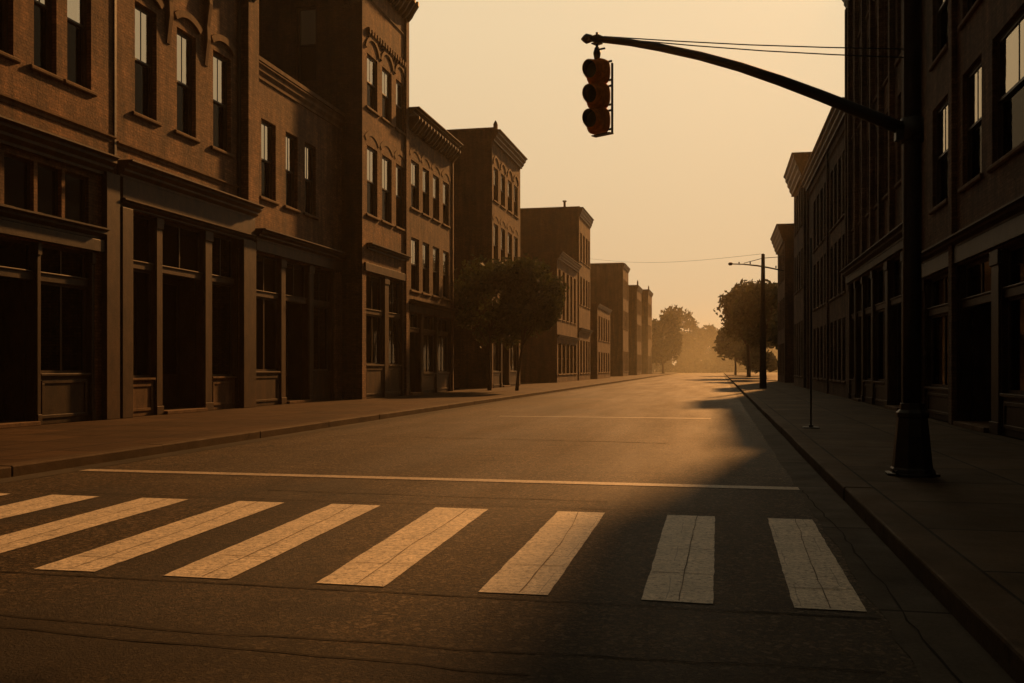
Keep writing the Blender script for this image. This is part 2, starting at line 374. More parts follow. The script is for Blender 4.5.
def strip(name, pts, width, mat, z, jitter, seed):
    m = MB(); rnd = random.Random(seed); q = []
    for (x0, y0), (x1, y1) in zip(pts, pts[1:]):
        n = max(2, int(math.hypot(x1-x0, y1-y0)/.18))
        for k in range(n): q.append((x0+(x1-x0)*k/n, y0+(y1-y0)*k/n))
    q.append(pts[-1]); off = 0; rows = []
    for k, (x, y) in enumerate(q):
        a = q[max(k-1, 0)]; b = q[min(k+1, len(q)-1)]; dx, dy = b[0]-a[0], b[1]-a[1]; l_ = math.hypot(dx, dy)
        nx, ny = -dy/l_, dx/l_; off = off*.85+rnd.gauss(0, jitter); w_ = width*rnd.uniform(.55, 1.2)/2
        rows.append(((x+nx*(off-w_), y+ny*(off-w_), z), (x+nx*(off+w_), y+ny*(off+w_), z)))
    for (a, b), (c, d) in zip(rows, rows[1:]): m.quad(a, b, d, c)
    return m.build(name, mat, road)
ragged(((-9.0, 12.04), (.97, 12.04), (.97, 12.30), (-9.0, 12.30)), .006).build('stop_line', PAINT_S, road)
ragged(((-6.5, 28.0), (-.2, 28.0), (-.2, 28.35), (-6.5, 28.35)), .006).build('faded_line', PAINT_O, road)
strip('tar_seam', [(-9, 5.35), (-3.0, 4.85), (.8, 4.95)], .014, TAR, .005, .012, 1)
strip('tar_seam', [(-4.2, 4.72), (-2.2, 4.62), (-.9, 4.55)], .016, TAR, .005, .010, 2)
strip('tar_seam', [(-8.8, 9.95), (0.9, 9.95)], .014, TAR, .005, .006, 3)
strip('tar_seam', [(-6.5, 6.0), (.95, 5.98)], .018, TAR, .005, .006, 4)
strip('tar_seam', [(-5.4, 10.7), (-1.2, 10.5)], .02, TAR, .005, .012, 5)
strip('tar_seam', [(1.0, 12), (1.06, 9), (1.10, 6.9), (1.09, 5.2), (1.12, 3)], .014, TAR, .008, .012, 6)
strip('tar_seam', [(-7.5, 19.5), (-1.0, 18.9)], .05, TAR, .005, .02, 7)

rnd = random.Random(17)
for k, ((a, b), (c, d)) in enumerate(zip(near, far)):
    f0, f1 = rnd.uniform(.4, .62), rnd.uniform(.4, .62)
    strip('crack', [(a+(b-a)*f0, 6.15), (a+(b-a)*(f0+.05)+(c-a)*.5, 7.9), (c+(d-c)*f1, 9.7)], .008, CRACK, .0095, .005, 40+k)
    if k > 2:
        yy = rnd.uniform(6.6, 7.2); strip('crack', [(a+.01, yy), (b-.005, yy+rnd.uniform(-.04, .04))], .010, CRACK, .0097, .004, 60+k)
    if k > 4:
        yy = rnd.uniform(7.8, 8.9); t_ = (yy-6.13)/3.59; strip('crack', [(a+(c-a)*t_+.01, yy), (b+(d-b)*t_-.01, yy+rnd.uniform(-.04, .04))], .007, CRACK, .0099, .004, 80+k)
# ------------------------------------------------------------------ buildings
MESHES = {}
def window_meshes(w_, h_, style, rec=.18):
    k = (round(w_, 2), round(h_, 2), style, rec)
    if k in MESHES: return MESHES[k]
    d = -rec if style != 'far' else -.24; y0, y1 = -w_/2, w_/2; t = .055; mid = h_*.5
    f = MB()
    if style == 'far':
        f.box(d, d+.05, y0, y0+.06, 0, h_).box(d, d+.05, y1-.06, y1, 0, h_).box(d, d+.05, y0+.06, y1-.06, h_-.06, h_).box(d, d+.05, y0+.06, y1-.06, 0, .06).box(d, d+.05, y0+.06, y1-.06, mid-.03, mid+.03)
        p = MB().quad((d+.015, y0+.06, .06), (d+.015, y1-.06, .06), (d+.015, y1-.06, h_-.06), (d+.015, y0+.06, h_-.06))
        r = (f.mesh('window', SASH), p.mesh('pane', GLASS_D), None, None)
        MESHES[k] = r; return r
    # outer box frame
    f.box(d-.10, d+.05, y0, y0+t, 0, h_).box(d-.10, d+.05, y1-t, y1, 0, h_).box(d-.10, d+.05, y0+t, y1-t, h_-t, h_).box(d-.10, d+.05, y0+t, y1-t, 0, t)
    # lower sash (inside), upper sash (outside)
    a, b = y0+t, y1-t; s_ = .045
    for (xx, z0, z1) in ((d-.06, t, mid+.02), (d-.005, mid-.02, h_-t)):
        f.box(xx, xx+.04, a, a+s_, z0, z1).box(xx, xx+.04, b-s_, b, z0, z1).box(xx, xx+.04, a+s_, b-s_, z0, z0+s_+.01).box(xx, xx+.04, a+s_, b-s_, z1-s_-.01, z1)
    if style in ('two', 'blind'):
        f.box(d+.006, d+.026, -.013, .013, mid+.03, h_-t-.05)
    p = MB()
    p.quad((d-.04, a+s_, t), (d-.04, b-s_, t), (d-.04, b-s_, mid), (d-.04, a+s_, mid))
    p.quad((d+.015, a+s_, mid), (d+.015, b-s_, mid), (d+.015, b-s_, h_-t), (d+.015, a+s_, h_-t))
    sh = None
    if style in ('blind', 'half'):
        sh = MB(); zz = mid+.02; n = 8; ws = (b-a-.04)/n
        for q in range(n):                 # a slightly rippled roller shade
            xa, xb = d-.13+.006*math.sin(q*1.9), d-.13+.006*math.sin((q+1)*1.9)
            sh.quad((xa, a+.02+q*ws, zz), (xb, a+.02+(q+1)*ws, zz), (xb, a+.02+(q+1)*ws, h_-t), (xa, a+.02+q*ws, h_-t), True)
        sh.box(d-.14, d-.115, a+.02, b-.02, zz-.03, zz)
        sh = sh.mesh('roller_shade', SHADE)
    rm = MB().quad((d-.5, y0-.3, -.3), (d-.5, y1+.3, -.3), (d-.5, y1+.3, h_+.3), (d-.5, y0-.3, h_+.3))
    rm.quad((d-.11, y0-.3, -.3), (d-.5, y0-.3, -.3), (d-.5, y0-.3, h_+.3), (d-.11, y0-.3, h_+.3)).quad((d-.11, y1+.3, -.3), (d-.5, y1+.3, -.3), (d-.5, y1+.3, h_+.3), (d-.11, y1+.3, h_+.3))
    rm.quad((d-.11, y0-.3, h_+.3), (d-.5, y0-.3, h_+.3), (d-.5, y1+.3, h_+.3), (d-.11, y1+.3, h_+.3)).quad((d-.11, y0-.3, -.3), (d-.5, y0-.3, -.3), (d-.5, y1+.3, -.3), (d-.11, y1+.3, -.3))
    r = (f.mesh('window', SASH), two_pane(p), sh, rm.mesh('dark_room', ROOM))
    MESHES[k] = r; return r

def two_pane(p):                          # sky reflection put into the glass: boosted and warmed above, dimmed below
    me = p.mesh('pane', GLASS_S); me.materials.append(GLASS_R); me.polygons[1].material_index = 1; return me
def arc_band(w_, rise, thick, proj, seg=12, full=False):
    """segmental (or round) arch band over an opening of width w_, springing at z=0"""
    m = MB(); hw = w_/2+.12
    if full: rise = max(rise, .3)
    rad = (hw*hw+rise*rise)/(2*rise); cz = rise-rad; a0 = math.asin(min(1, hw/rad))
    P = []
    for k in range(seg+1):
        a = -a0+2*a0*k/seg
        P.append((rad*math.sin(a), cz+rad*math.cos(a), (rad+thick)*math.sin(a), cz+(rad+thick)*math.cos(a)))
    for (a, b, c, d), (e, f, g, h) in zip(P, P[1:]):
        m.quad((proj, a, b), (proj, e, f), (proj, g, h), (proj, c, d))
        m.quad((0, c, d), (proj, c, d), (proj, g, h), (0, g, h)); m.quad((0, a, b), (0, e, f), (proj, e, f), (proj, a, b))
    for (a, b, c, d) in (P[0], P[-1]): m.quad((0, a, b), (proj, a, b), (proj, c, d), (0, c, d))
    return m.mesh('window_hood', STONE)

class Building:
    def __init__(s, label, side, X, Y0, Y1, H, depth, wallmat, sidemat, name='brick_building'):
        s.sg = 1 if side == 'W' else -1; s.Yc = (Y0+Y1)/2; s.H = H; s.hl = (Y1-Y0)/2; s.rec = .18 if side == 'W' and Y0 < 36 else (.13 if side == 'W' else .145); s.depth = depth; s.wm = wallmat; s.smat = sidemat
        s.root = empty(name, (X, s.Yc, .15), 0 if side == 'W' else math.pi)
        tag(s.root, label, 'building'); s.ops = []
    def ly(s, a, b):
        p, q = (a-s.Yc)*s.sg, (b-s.Yc)*s.sg; return (p, q) if p < q else (q, p)
    def window(s, Ya, Yb, z0, z1, style='two', hood=None, sill=True):
        a, b = s.ly(Ya, Yb); z0 -= .15; z1 -= .15; s.ops.append((a, b, z0, z1, .38))
        fm, pm, sm, rm = window_meshes(b-a, z1-z0, style, s.rec)
        wo = link('window', fm, s.root, (0, (a+b)/2, z0)); link('pane', pm, wo)
        if sm: link('roller_shade', sm, wo)
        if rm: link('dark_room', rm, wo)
        if sill:
            k = ('sill', round(b-a, 2), style == 'far')
            if k not in MESHES:
                ww = (b-a)/2+.14
                MESHES[k] = MB().extrude_y([(-.24, 0.003), (-.24, -.13), (.05, -.13), (.075, -.10), (.075, -.045), (.06, -.02)], -ww, ww).mesh('sill', STONE)
            link('sill', MESHES[k], wo)
        if hood:
            k = ('hood', round(b-a, 2), hood)
            if k not in MESHES:
                if hood == 'seg': MESHES[k] = arc_band(b-a, .22, .20, .09)
                elif hood == 'round': MESHES[k] = arc_band(b-a, .5, .16, .055)
                elif hood == 'brick': MESHES[k] = arc_band(b-a, .32, .24, .025)
                else: MESHES[k] = MB().box(0.002, .05, -(b-a)/2-.15, (b-a)/2+.15, 0, .28).mesh('lintel', STONE)
            link('lintel' if hood == 'flat' else 'window_hood', MESHES[k], wo, (0, 0, z1-z0+(.02 if hood == 'flat' else .16)))
        return wo
    def shop(s, Ya, Yb, z1, ztr, bays, zb=1.2, deep=1.3, colmat=None, glassx=-.22, mull=True):
        """shop front set in one wide opening; bays = (Ya, Yb, kind)"""
        colmat = colmat or TRIM
        a, b = s.ly(Ya, Yb); zt = z1-.15; ztr -= .15; zb -= .15; s.ops.append((a, b, 0.0, zt, deep))
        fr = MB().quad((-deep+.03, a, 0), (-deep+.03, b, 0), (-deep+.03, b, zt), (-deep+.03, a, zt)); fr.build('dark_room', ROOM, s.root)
        bl = sorted([s.ly(p, q)+(k,) for p, q, k in bays])
        # columns between the bays
        edges = [a]+[v for x in bl for v in x[:2]]+[b]
        for k in range(0, len(edges), 2):
            p, q = edges[k], edges[k+1]
            if q-p < .06: continue
            c = MB().box(-.30, -.04, p+.003, q-.003, 0, zt-.003); cw = (q-p)/2; mc = (p+q)/2
            c.box(-.04, .0, mc-cw*.8, mc+cw*.8, .25, zt-.3).box(-.04, .03, mc-cw*.97, mc+cw*.97, 0.001, .25).box(-.04, .03, mc-cw*.97, mc+cw*.97, zt-.3, zt-.004)
            c.build('column', colmat, s.root, bevel=.012)
        for p, q, kind in bl:
            # transom light above every bay
            t = MB().box(glassx-.03, glassx+.13, p, q, ztr-.09, ztr+.09).box(glassx-.03, glassx+.16, p, q, ztr+.09, ztr+.13)
            t.build('transom_bar', colmat, s.root, bevel=.01)
            tw = MB().box(glassx, glassx+.05, p, q, zt-.08, zt-.003).box(glassx, glassx+.05, p, p+.05, ztr+.13, zt-.08).box(glassx, glassx+.05, q-.05, q, ztr+.13, zt-.08)
            if q-p > 1.4 and mull: tw.box(glassx+.005, glassx+.045, (p+q)/2-.025, (p+q)/2+.025, ztr+.13, zt-.08)
            two = tw.build('transom_window', SASH, s.root)
            MB().quad((glassx+.02, p+.05, ztr+.13), (glassx+.02, q-.05, ztr+.13), (glassx+.02, q-.05, zt-.08), (glassx+.02, p+.05, zt-.08)).build('pane', GLASS, two)
            if kind[0] == 'w':
                bk = MB().box(-.30, -.07, p+.002, q-.002, 0, zb-.06)
                bk.box(-.07, -.045, p+.08, q-.08, .14, .22).box(-.07, -.045, p+.08, q-.08, zb-.24, zb-.16).box(-.07, -.045, p+.08, p+.17, .22, zb-.24).box(-.07, -.045, q-.17, q-.08, .22, zb-.24)
                bk.box(-.32, .0, p+.002, q-.002, zb-.06, zb)
                bk.build('bulkhead', STONE if kind == 'ws' else colmat, s.root, bevel=.008)
                f = MB().box(glassx, glassx+.06, p, p+.06, zb, ztr-.09).box(glassx, glassx+.06, q-.06, q, zb, ztr-.09).box(glassx, glassx+.06, p+.06, q-.06, zb, zb+.07).box(glassx, glassx+.06, p+.06, q-.06, ztr-.15, ztr-.09)
                if kind == 'wm' or (q-p > 1.5 and mull): f.box(glassx+.005, glassx+.05, (p+q)/2-.03, (p+q)/2+.03, zb+.07, ztr-.15)
                fo = f.build('shop_window', SASH, s.root)
                MB().quad((glassx+.02, p+.06, zb+.07), (glassx+.02, q-.06, zb+.07), (glassx+.02, q-.06, ztr-.15), (glassx+.02, p+.06, ztr-.15)).build('pane', GLASS, fo)
                if kind == 'wc':         # drawn curtain
                    cm = MB(); n = 26; rnd = random.Random(str(p)); x_ = lambda k: glassx-.14+.035*math.sin(k*1.7)+.012*math.sin(k*.6)
                    yy = [p+.08+(q-p-.16)*k/n for k in range(n+1)]
                    for k in range(n):
                        if k in (7, 8, 15): continue
                        cm.quad((x_(k), yy[k], zb+.08), (x_(k+1), yy[k+1], zb+.08), (x_(k+1), yy[k+1], zt-.05), (x_(k), yy[k], zt-.05), True)
                    cm.build('curtain', CURT, fo)
            elif kind == 'door':
                dx = -.85; st = MB().box(-.95, .12, p+.02, q-.02, 0, .10); st.build('door_step', STONE, s.root, bevel=.012)
                # splayed lobby cheeks
                for u0, u1 in ((p+.002, p+.06), (q-.06, q-.002)): MB().box(dx, -.30, u0, u1, .10, ztr-.09).build('lobby_cheek', TRIM_D, s.root)
                d = MB(); u, v_ = p+.10, q-.10; zt2 = ztr-.12
                d.box(dx, dx+.05, u, u+.13, .10, zt2).box(dx, dx+.05, v_-.13, v_, .10, zt2).box(dx, dx+.05, u+.13, v_-.13, zt2-.15, zt2).box(dx, dx+.05, u+.13, v_-.13, .10, .42).box(dx, dx+.05, u+.13, v_-.13, 1.0, 1.14).box(dx+.01, dx+.03, u+.13, v_-.13, .42, 1.0)
                mm = (u+v_)/2; d.box(dx-.01, dx+.055, mm-.07, mm+.07, .101, zt2-.001)
                do = d.build('door', TRIM_D, s.root)
                MB().quad((dx+.02, u+.13, 1.14), (dx+.02, v_-.13, 1.14), (dx+.02, v_-.13, zt2-.15), (dx+.02, u+.13, zt2-.15)).build('pane', GLASS, do)
                MB().tube([(dx+.055, mm+.1, 1.15), (dx+.11, mm+.1, 1.15), (dx+.11, mm+.1, 1.45), (dx+.055, mm+.1, 1.45)], .012, 8).build('handle', IRON, do)
    def cornice(s, z, h, proj, mat=None, Ya=None, Yb=None, brackets=0, bh=.5, over=.0, name='cornice', steps=3):
        a, b = s.ly(Ya, Yb) if Ya is not None else (-s.hl, s.hl)
        z -= .15; prof = [(.002, z), (.002, z-h)]
        for k in range(steps):
            x0 = proj*(.25+.75*k/steps); x1 = proj*(.25+.75*(k+1)/steps); zz = z-h+h*(k)/steps; z2 = z-h+h*(k+1)/steps
            prof += [(x0, zz+.0), (x0, zz+h*.45/steps), (x0+(x1-x0)*.3, zz+h*.62/steps), (x1-.004, z2-.02*(k == steps-1)-.001)]
        prof += [(proj, z-.04), (proj, z)]
        m = MB().extrude_y(prof, a-over, b+over); o = m.build(name, mat or CORN, s.root)
        for k in range(brackets):
            y = a+(b-a)*(k+.5)/brackets; key = ('br', round(bh, 2), round(proj, 2))
            if key not in MESHES:
                MESHES[key] = MB().extrude_y([(.003, 0), (proj*.85, -.004), (proj*.85, -.12*bh/.5), (proj*.55, -.3*bh/.5), (proj*.42, -bh*.8), (.2*proj, -bh), (.003, -bh)], -.07, .07).mesh('bracket', mat or CORN)
            link('bracket', MESHES[key], o, (0, y, z-h-.003))
        return o
    def fascia(s, z0, z1, proj, mat=None, Ya=None, Yb=None, name='fascia', bevel=.01):
        a, b = s.ly(Ya, Yb) if Ya is not None else (-s.hl, s.hl)
        return MB().box(.003, proj, a+.004, b-.004, z0-.15, z1-.15).build(name, mat or TRIM, s.root, bevel=bevel)
    def pier(s, Ya, Yb, z0, z1, proj, mat=None, name='pilaster'):
        a, b = s.ly(Ya, Yb); m = MB().box(.003, proj, a, b, max(z0-.15, 0), z1-.15)
        return m.build(name, mat or s.wm, s.root, bevel=.015)
    def side_window(s, x, z0, z1, w_=1.0):       # on the wall that faces down the street towards the camera
        pass
    def finish(s, cap=True, capmat=None, caph=.16, capo=.07, sidewin=None):
        ops = s.ops; a, b, H, D = -s.hl, s.hl, s.H-.15, s.depth
        ys = sorted({a, b}.union(*[{o[0], o[1]} for o in ops])) if ops else [a, b]
        zs = sorted({0.0, H}.union(*[{o[2], o[3]} for o in ops])) if ops else [0.0, H]
        m = MB()
        for y0, y1 in zip(ys, ys[1:]):
            run = None
            for z0, z1 in zip(zs, zs[1:]):
                ym, zm = (y0+y1)/2, (z0+z1)/2
                hole = any(o[0] < ym < o[1] and o[2] < zm < o[3] for o in ops)
                if hole:
                    if run: m.quad((0, y0, run[0]), (0, y1, run[0]), (0, y1, run[1]), (0, y0, run[1])); run = None
                else: run = (run[0], z1) if run else (z0, z1)
            if run: m.quad((0, y0, run[0]), (0, y1, run[0]), (0, y1, run[1]), (0, y0, run[1]))
        for (p, q, z0, z1, d) in ops:
            m.quad((0, p, z0), (-d, p, z0), (-d, p, z1), (0, p, z1)); m.quad((0, q, z0), (-d, q, z0), (-d, q, z1), (0, q, z1))
            m.quad((0, p, z1), (-d, p, z1), (-d, q, z1), (0, q, z1)); m.quad((0, p, z0), (0, q, z0), (-d, q, z0), (-d, p, z0))
        m.build('wall', s.wm, s.root)
        sd_ = MB()
        sy = a if s.sg > 0 else b            # the flank that faces the camera
        oy = b if s.sg > 0 else a
        if sidewin:
            x0, x1, z0, z1 = sidewin
            for X0, X1, Z0, Z1 in ((-D, x0, 0, H), (x1, 0, 0, H), (x0, x1, 0, z0), (x0, x1, z1, H)):
                sd_.quad((X0, sy, Z0), (X1, sy, Z0), (X1, sy, Z1), (X0, sy, Z1))
            e = .25*s.sg
            for A, B_ in (((x0, z0), (x0, z1)), ((x1, z0), (x1, z1)), ((x0, z0), (x1, z0)), ((x0, z1), (x1, z1))):
                sd_.quad((A[0], sy, A[1]), (B_[0], sy, B_[1]), (B_[0], sy+e, B_[1]), (A[0], sy+e, A[1]))
            fm, pm, sm, rm = window_meshes(x1-x0, z1-z0, 'half')
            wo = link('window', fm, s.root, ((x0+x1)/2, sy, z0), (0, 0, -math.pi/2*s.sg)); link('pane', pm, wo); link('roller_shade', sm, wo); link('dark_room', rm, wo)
        else: sd_.quad((-D, sy, 0), (0, sy, 0), (0, sy, H), (-D, sy, H))
        sd_.quad((-D, oy, 0), (0, oy, 0), (0, oy, H), (-D, oy, H)); sd_.quad((-D, a, 0), (-D, b, 0), (-D, b, H), (-D, a, H))
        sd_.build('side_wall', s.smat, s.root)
        MB().quad((-D, a, H-.004), (0, a, H-.004), (0, b, H-.004), (-D, b, H-.004)).build('roof', ROOF, s.root)
        if cap:
            c = MB().box(-.35, capo, a-.02, b+.02, H, H+caph); c.box(-D, -.35, sy-.03 if s.sg > 0 else sy-.3, sy+.3 if s.sg > 0 else sy+.03, H, H+caph)
            c.build('parapet_cap', capmat or STONE, s.root)
        return s.root

# ---- west side
b = Building('brown brick building with row of clerestory lights above a dark shop and paired upper windows', 'W', -15.4, 11.0, 22.1, 15.2, 14, B_RED, B_SIDE)
for ya, yb, st in ((12.6, 13.6, 'two'), (14.2, 15.2, 'two'), (17.4, 18.4, 'two'), (19.05, 19.82, 'two'), (20.2, 21.1, 'half')): b.window(ya, yb, 8.45, 11.6, st, hood='flat')
b.shop(11.6, 21.25, 4.40, 3.6, [(11.8, 14.6, 'wm'), (14.8, 17.0, 'wm'), (17.1, 19.15, 'door'), (19.3, 21.1, 'wm')], 1.35, deep=1.6, colmat=TRIM_D)
tl = [(11.8, 13.2), (13.4, 14.9), (15.1, 16.6), (16.8, 18.0), (18.12, 19.05), (19.17, 20.0), (20.12, 21.0)]
for ya, yb in tl:
    p, q = b.ly(ya, yb); b.ops.append((p, q, 5.05-.15, 6.25-.15, .3))
    f = MB().box(-.16, -.1, p, p+.06, 4.9, 6.1).box(-.16, -.1, q-.06, q, 4.9, 6.1).box(-.16, -.1, p+.06, q-.06, 4.9, 4.97).box(-.16, -.1, p+.06, q-.06, 6.03, 6.1).build('clerestory_window', SASH, b.root)
    MB().quad((-.13, p+.06, 4.97), (-.13, q-.06, 4.97), (-.13, q-.06, 6.03), (-.13, p+.06, 6.03)).build('pane', GLASS_D, f)
b.cornice(6.9, .5, .38, TRIM, 11.0, 21.75, name='shop_cornice'); b.cornice(5.02, .28, .28, TRIM_D, 11.3, 21.5, name='shop_ledge', steps=2)
b.fascia(4.42, 4.72, .12, TRIM_D, 11.3, 21.5); b.cornice(7.5, .16, .07, STONE, 11.0, 22.06, name='string_course', steps=1)
b.pier(21.5, 22.06, .15, 6.5, .16, TRIM); b.cornice(15.2, .9, .6, None, brackets=9)
b.pier(21.98, 22.09, 6.9, 14.3, .04, TRIM_D, 'drainpipe'); b.finish()

b = Building('brick building with curved hoods over three tall upper windows above a three bay shop', 'W', -15.4, 22.1, 29.6, 14.9, 14, B_TAN, B_SIDE)
for ya, yb in ((22.93, 23.95), (24.97, 26.0), (27.0, 28.1)): b.window(ya, yb, 8.4, 11.42, 'blind', hood='seg')
b.shop(22.62, 28.62, 5.7, 4.27, [(22.7, 23.92, 'ws'), (24.28, 26.5, 'door'), (27.0, 28.5, 'ws')], 1.2, colmat=TRIM)
b.cornice(6.92, .42, .48, CORN, 22.12, 29.58, name='shop_cornice'); b.fascia(5.95, 6.49, .14, TRIM, 22.2, 29.5); b.cornice(5.94, .22, .22, TRIM, 22.2, 29.5, name='shop_ledge', steps=2)
b.pier(22.13, 22.6, .15, 5.7, .18, TRIM); b.pier(28.64, 29.5, .15, 5.7, .18, TRIM)
b.cornice(7.42, .16, .07, STONE, 22.12, 28.6, name='string_course', steps=1)
b.pier(28.75, 29.5, 6.93, 14.0, .28, B_TAN, 'corner_pier'); b.cornice(14.9, .9, .6, None, brackets=7)
for yy in (24.5, 26.55):                 # carved drops between the hoods
    y = (yy-b.Yc); m = MB()
    m.extrude_y([(.003, 12.9), (.16, 12.85), (.20, 12.5), (.11, 11.8), (.13, 11.4), (.03, 10.6), (.003, 10.6)], y-.10, y+.10)
    m.build('carved_drop', STONE, b.root, bevel=.03)
b.pier(28.5, 28.66, 6.95, 14.0, .07, TRIM_D, 'drainpipe'); b.finish()

b = Building('two storey stuccoed shop with a plain sloping parapet, lower than both neighbours', 'W', -15.4, 29.6, 37.4, 11.95, 14, B_STU, B_SIDE)
for ya, yb in ((30.2, 31.3), (32.1, 33.1), (33.75, 34.75)): b.window(ya, yb, 7.4, 10.1, 'blind')
b.shop(29.7, 36.55, 5.42, 4.02, [(29.75, 31.7, 'w'), (32.15, 34.1, 'door'), (34.6, 36.3, 'w')], 1.35, colmat=TRIM)
b.cornice(6.2, .36, .46, CORN, 29.62, 37.2, name='shop_cornice'); b.fascia(5.46, 5.83, .12, TRIM, 29.65, 37.1)
b.cornice(11.9, .5, .16, STONE, name='parapet_moulding', steps=2); b.finish(caph=.14, capo=.17)

b = Building('tall narrow brick building, dark flank with one window rising above the low stucco shop', 'W', -14.5, 37.4, 43.3, 19.6, 13, B_RED, B_SIDE)
WB = [(37.95, 39.2), (39.8, 41.05), (41.65, 42.75)]
for ya, yb in WB:
    b.window(ya, yb, 12.55, 14.8, 'blind', hood='round'); b.window(ya, yb, 8.0, 10.9, 'blind', hood='brick')
b.shop(37.85, 42.6, 5.5, 3.85, [(37.9, 40.1, 'wm'), (40.75, 42.5, 'wm')], 1.6, colmat=TRIM)
b.cornice(6.75, .26, .26, TRIM, 37.9, 43.2, name='shop_cornice', steps=2); b.fascia(5.55, 5.9, .08, TRIM, 37.6, 43.1)
b.pier(42.85, 43.28, .15, 18.0, .10, B_RED); b.cornice(17.2, .12, .05, STONE, name='string_course', steps=1)
rng_ = b.ly(37.8, 42.9)
for k in range(15):                       # dogtooth course above the arches
    y = rng_[0]+.2+k*.33
    MB().extrude_y([(.003, 15.75), (.11, 15.72), (.11, 15.5), (.003, 15.3)], y, y+.16).build('dentil', B_RED, b.root)
b.cornice(19.5, .7, .75, CORN, brackets=12, bh=.9, over=.05); b.finish(sidewin=(-2.95, -2.05, 13.4, 16.6))
b = Building('three storey brick building, four slim windows per floor under a row of cornice brackets', 'W', -14.5, 43.3, 51.2, 13.9, 13, B_ROW, B_SIDE)
for ya, yb in ((43.85, 45.1), (45.7, 46.8), (47.45, 48.6), (49.3, 50.45)):
    b.window(ya, yb, 9.25, 11.55, 'blind', hood='brick'); b.window(ya, yb, 5.25, 7.8, 'blind')
b.shop(43.6, 50.9, 4.15, 3.3, [(43.7, 45.4, 'door'), (45.9, 48.1, 'wm'), (48.5, 50.7, 'wm')], 1.2, colmat=TRIM)
b.cornice(4.75, .28, .34, TRIM, 43.4, 51.1, name='shop_cornice', steps=2); b.fascia(4.18, 4.46, .08, TRIM, 43.4, 51.1)
b.pier(50.95, 51.18, .15, 12.9, .08, B_ROW); b.cornice(13.9, .38, .62, CORN, brackets=16, bh=.62, over=.06); b.finish(cap=False)

b = Building('tall plain brick building, its wide blank flank behind the two slim street trees', 'W', -14.0, 58.6, 67.4, 16.6, 14, B_ROW, B_SIDE)
for ya, yb in ((59.05, 60.3), (61.1, 62.35), (63.2, 64.55), (65.2, 66.5)):
    b.window(ya, yb, 12.2, 14.3, 'two', hood='round'); b.window(ya, yb, 8.0, 10.7, 'two', hood='brick')
b.shop(58.9, 67.0, 4.6, 3.5, [(59.0, 61.2, 'wm'), (61.6, 63.6, 'door'), (64.0, 66.9, 'wm')], 1.2)
b.cornice(5.3, .3, .3, TRIM, name='shop_cornice', steps=2); b.cornice(16.55, .7, .55, CORN, over=.04); b.finish(caph=.1)
def finial(b, x, h_):
    y = -b.hl+.12 if b.sg > 0 else b.hl-.12; z = b.H-.15
    MB().box(x-.12, x+.12, y-.12, y+.12, z, z+h_*.6).lathe([(.1, z+h_*.6), (.12, z+h_*.7), (.02, z+h_)], 8, (x, y)).build('corner_finial', STONE, b.root)
finial(b, .2, .55)
def far_windows(b, ys, rows, hood=None):
    for ya, yb in ys:
        for z0, z1 in rows: b.window(ya, yb, z0, z1, 'far', hood=hood)
b = Building('low two storey brick building with five tall windows just past the street trees', 'W', -13.5, 80.5, 92.6, 11.4, 14, B_ROW, B_SIDE)
YS = [(81.2+2.25*k, 82.5+2.25*k) for k in range(5)]
far_windows(b, YS, [(5.7, 10.0)]); far_windows(b, [(y0-.1, y1+.35) for y0, y1 in YS], [(.9, 3.6)]); b.cornice(4.3, .3, .3, TRIM, name='shop_cornice', steps=2); b.cornice(11.4, .6, .5); b.finish(cap=False)
b = Building('tall brick building with a flue pipe on its flat roof, above a lower front', 'W', -13.5, 93.7, 102.2, 17.4, 16, B_ROW, B_SIDE)
YS = [(94.5, 95.8), (96.6, 97.9), (98.7, 100.0), (100.6, 101.7)]
far_windows(b, YS, [(12.2, 15.0), (7.8, 10.6)]); far_windows(b, YS, [(.9, 4.2)]); b.cornice(5.4, .4, .35, TRIM, name='shop_cornice', steps=2); b.cornice(17.4, .9, .42)
MB().tube([(-1.6, -3.3, 17.2), (-1.6, -3.3, 18.0)], .12, 10).box(-1.78, -1.42, -3.48, -3.12, 18.0, 18.1).build('flue_pipe', IRON, b.root); b.finish(caph=.08)
b = Building('small two storey brick front with narrow arched windows, dwarfed by the block behind it', 'W', -13.2, 106, 119, 8.6, 9, B_DRK, B_SIDE)
far_windows(b, [(107+2.4*k, 108.4+2.4*k) for k in range(5)], [(4.6, 7.3), (.9, 3.2)]); b.cornice(8.6, .4, .25); b.finish(cap=False)
b = Building('hazy square brick block with a thin pipe on its roof, halfway along the west side', 'W', -13.5, 138.4, 147, 16.6, 20, B_ROW, B_SIDE)
far_windows(b, [(139.2+2*k, 140.5+2*k) for k in range(4)], [(11.8, 14.4), (7.2, 9.8), (.9, 3.8)]); b.cornice(16.6, .6, .32); MB().box(-9.2, -8.3, -3.6, -2.6, 16.4, 17.5).box(-9.3, -8.2, -3.7, -2.5, 17.5, 17.65).build('chimney', B_SIDE, b.root); MB().tube([(-5.5, -3, 16.3), (-5.5, -3, 17.6)], .14, 8).build('flue_pipe', IRON, b.root); b.finish(caph=.08)
b = Building('hazy brick block third from the end of the west row, with a stepped cornice', 'W', -13, 156.8, 166, 14.9, 14, B_ROW, B_SIDE)
far_windows(b, [(157.6+2.1*k, 159+2.1*k) for k in range(4)], [(10.4, 12.8), (6, 8.6), (.9, 3.6)]); finial(b, .1, .9); MB().box(-6, -4.9, -4, -2.6, 14.7, 15.7).build('chimney', B_SIDE, b.root); b.cornice(14.9, .6, .32); b.finish(caph=.08)
b = Building('last faint brick block of the west row, against the far trees', 'W', -13, 182, 193, 16.2, 14, B_ROW, B_SIDE)
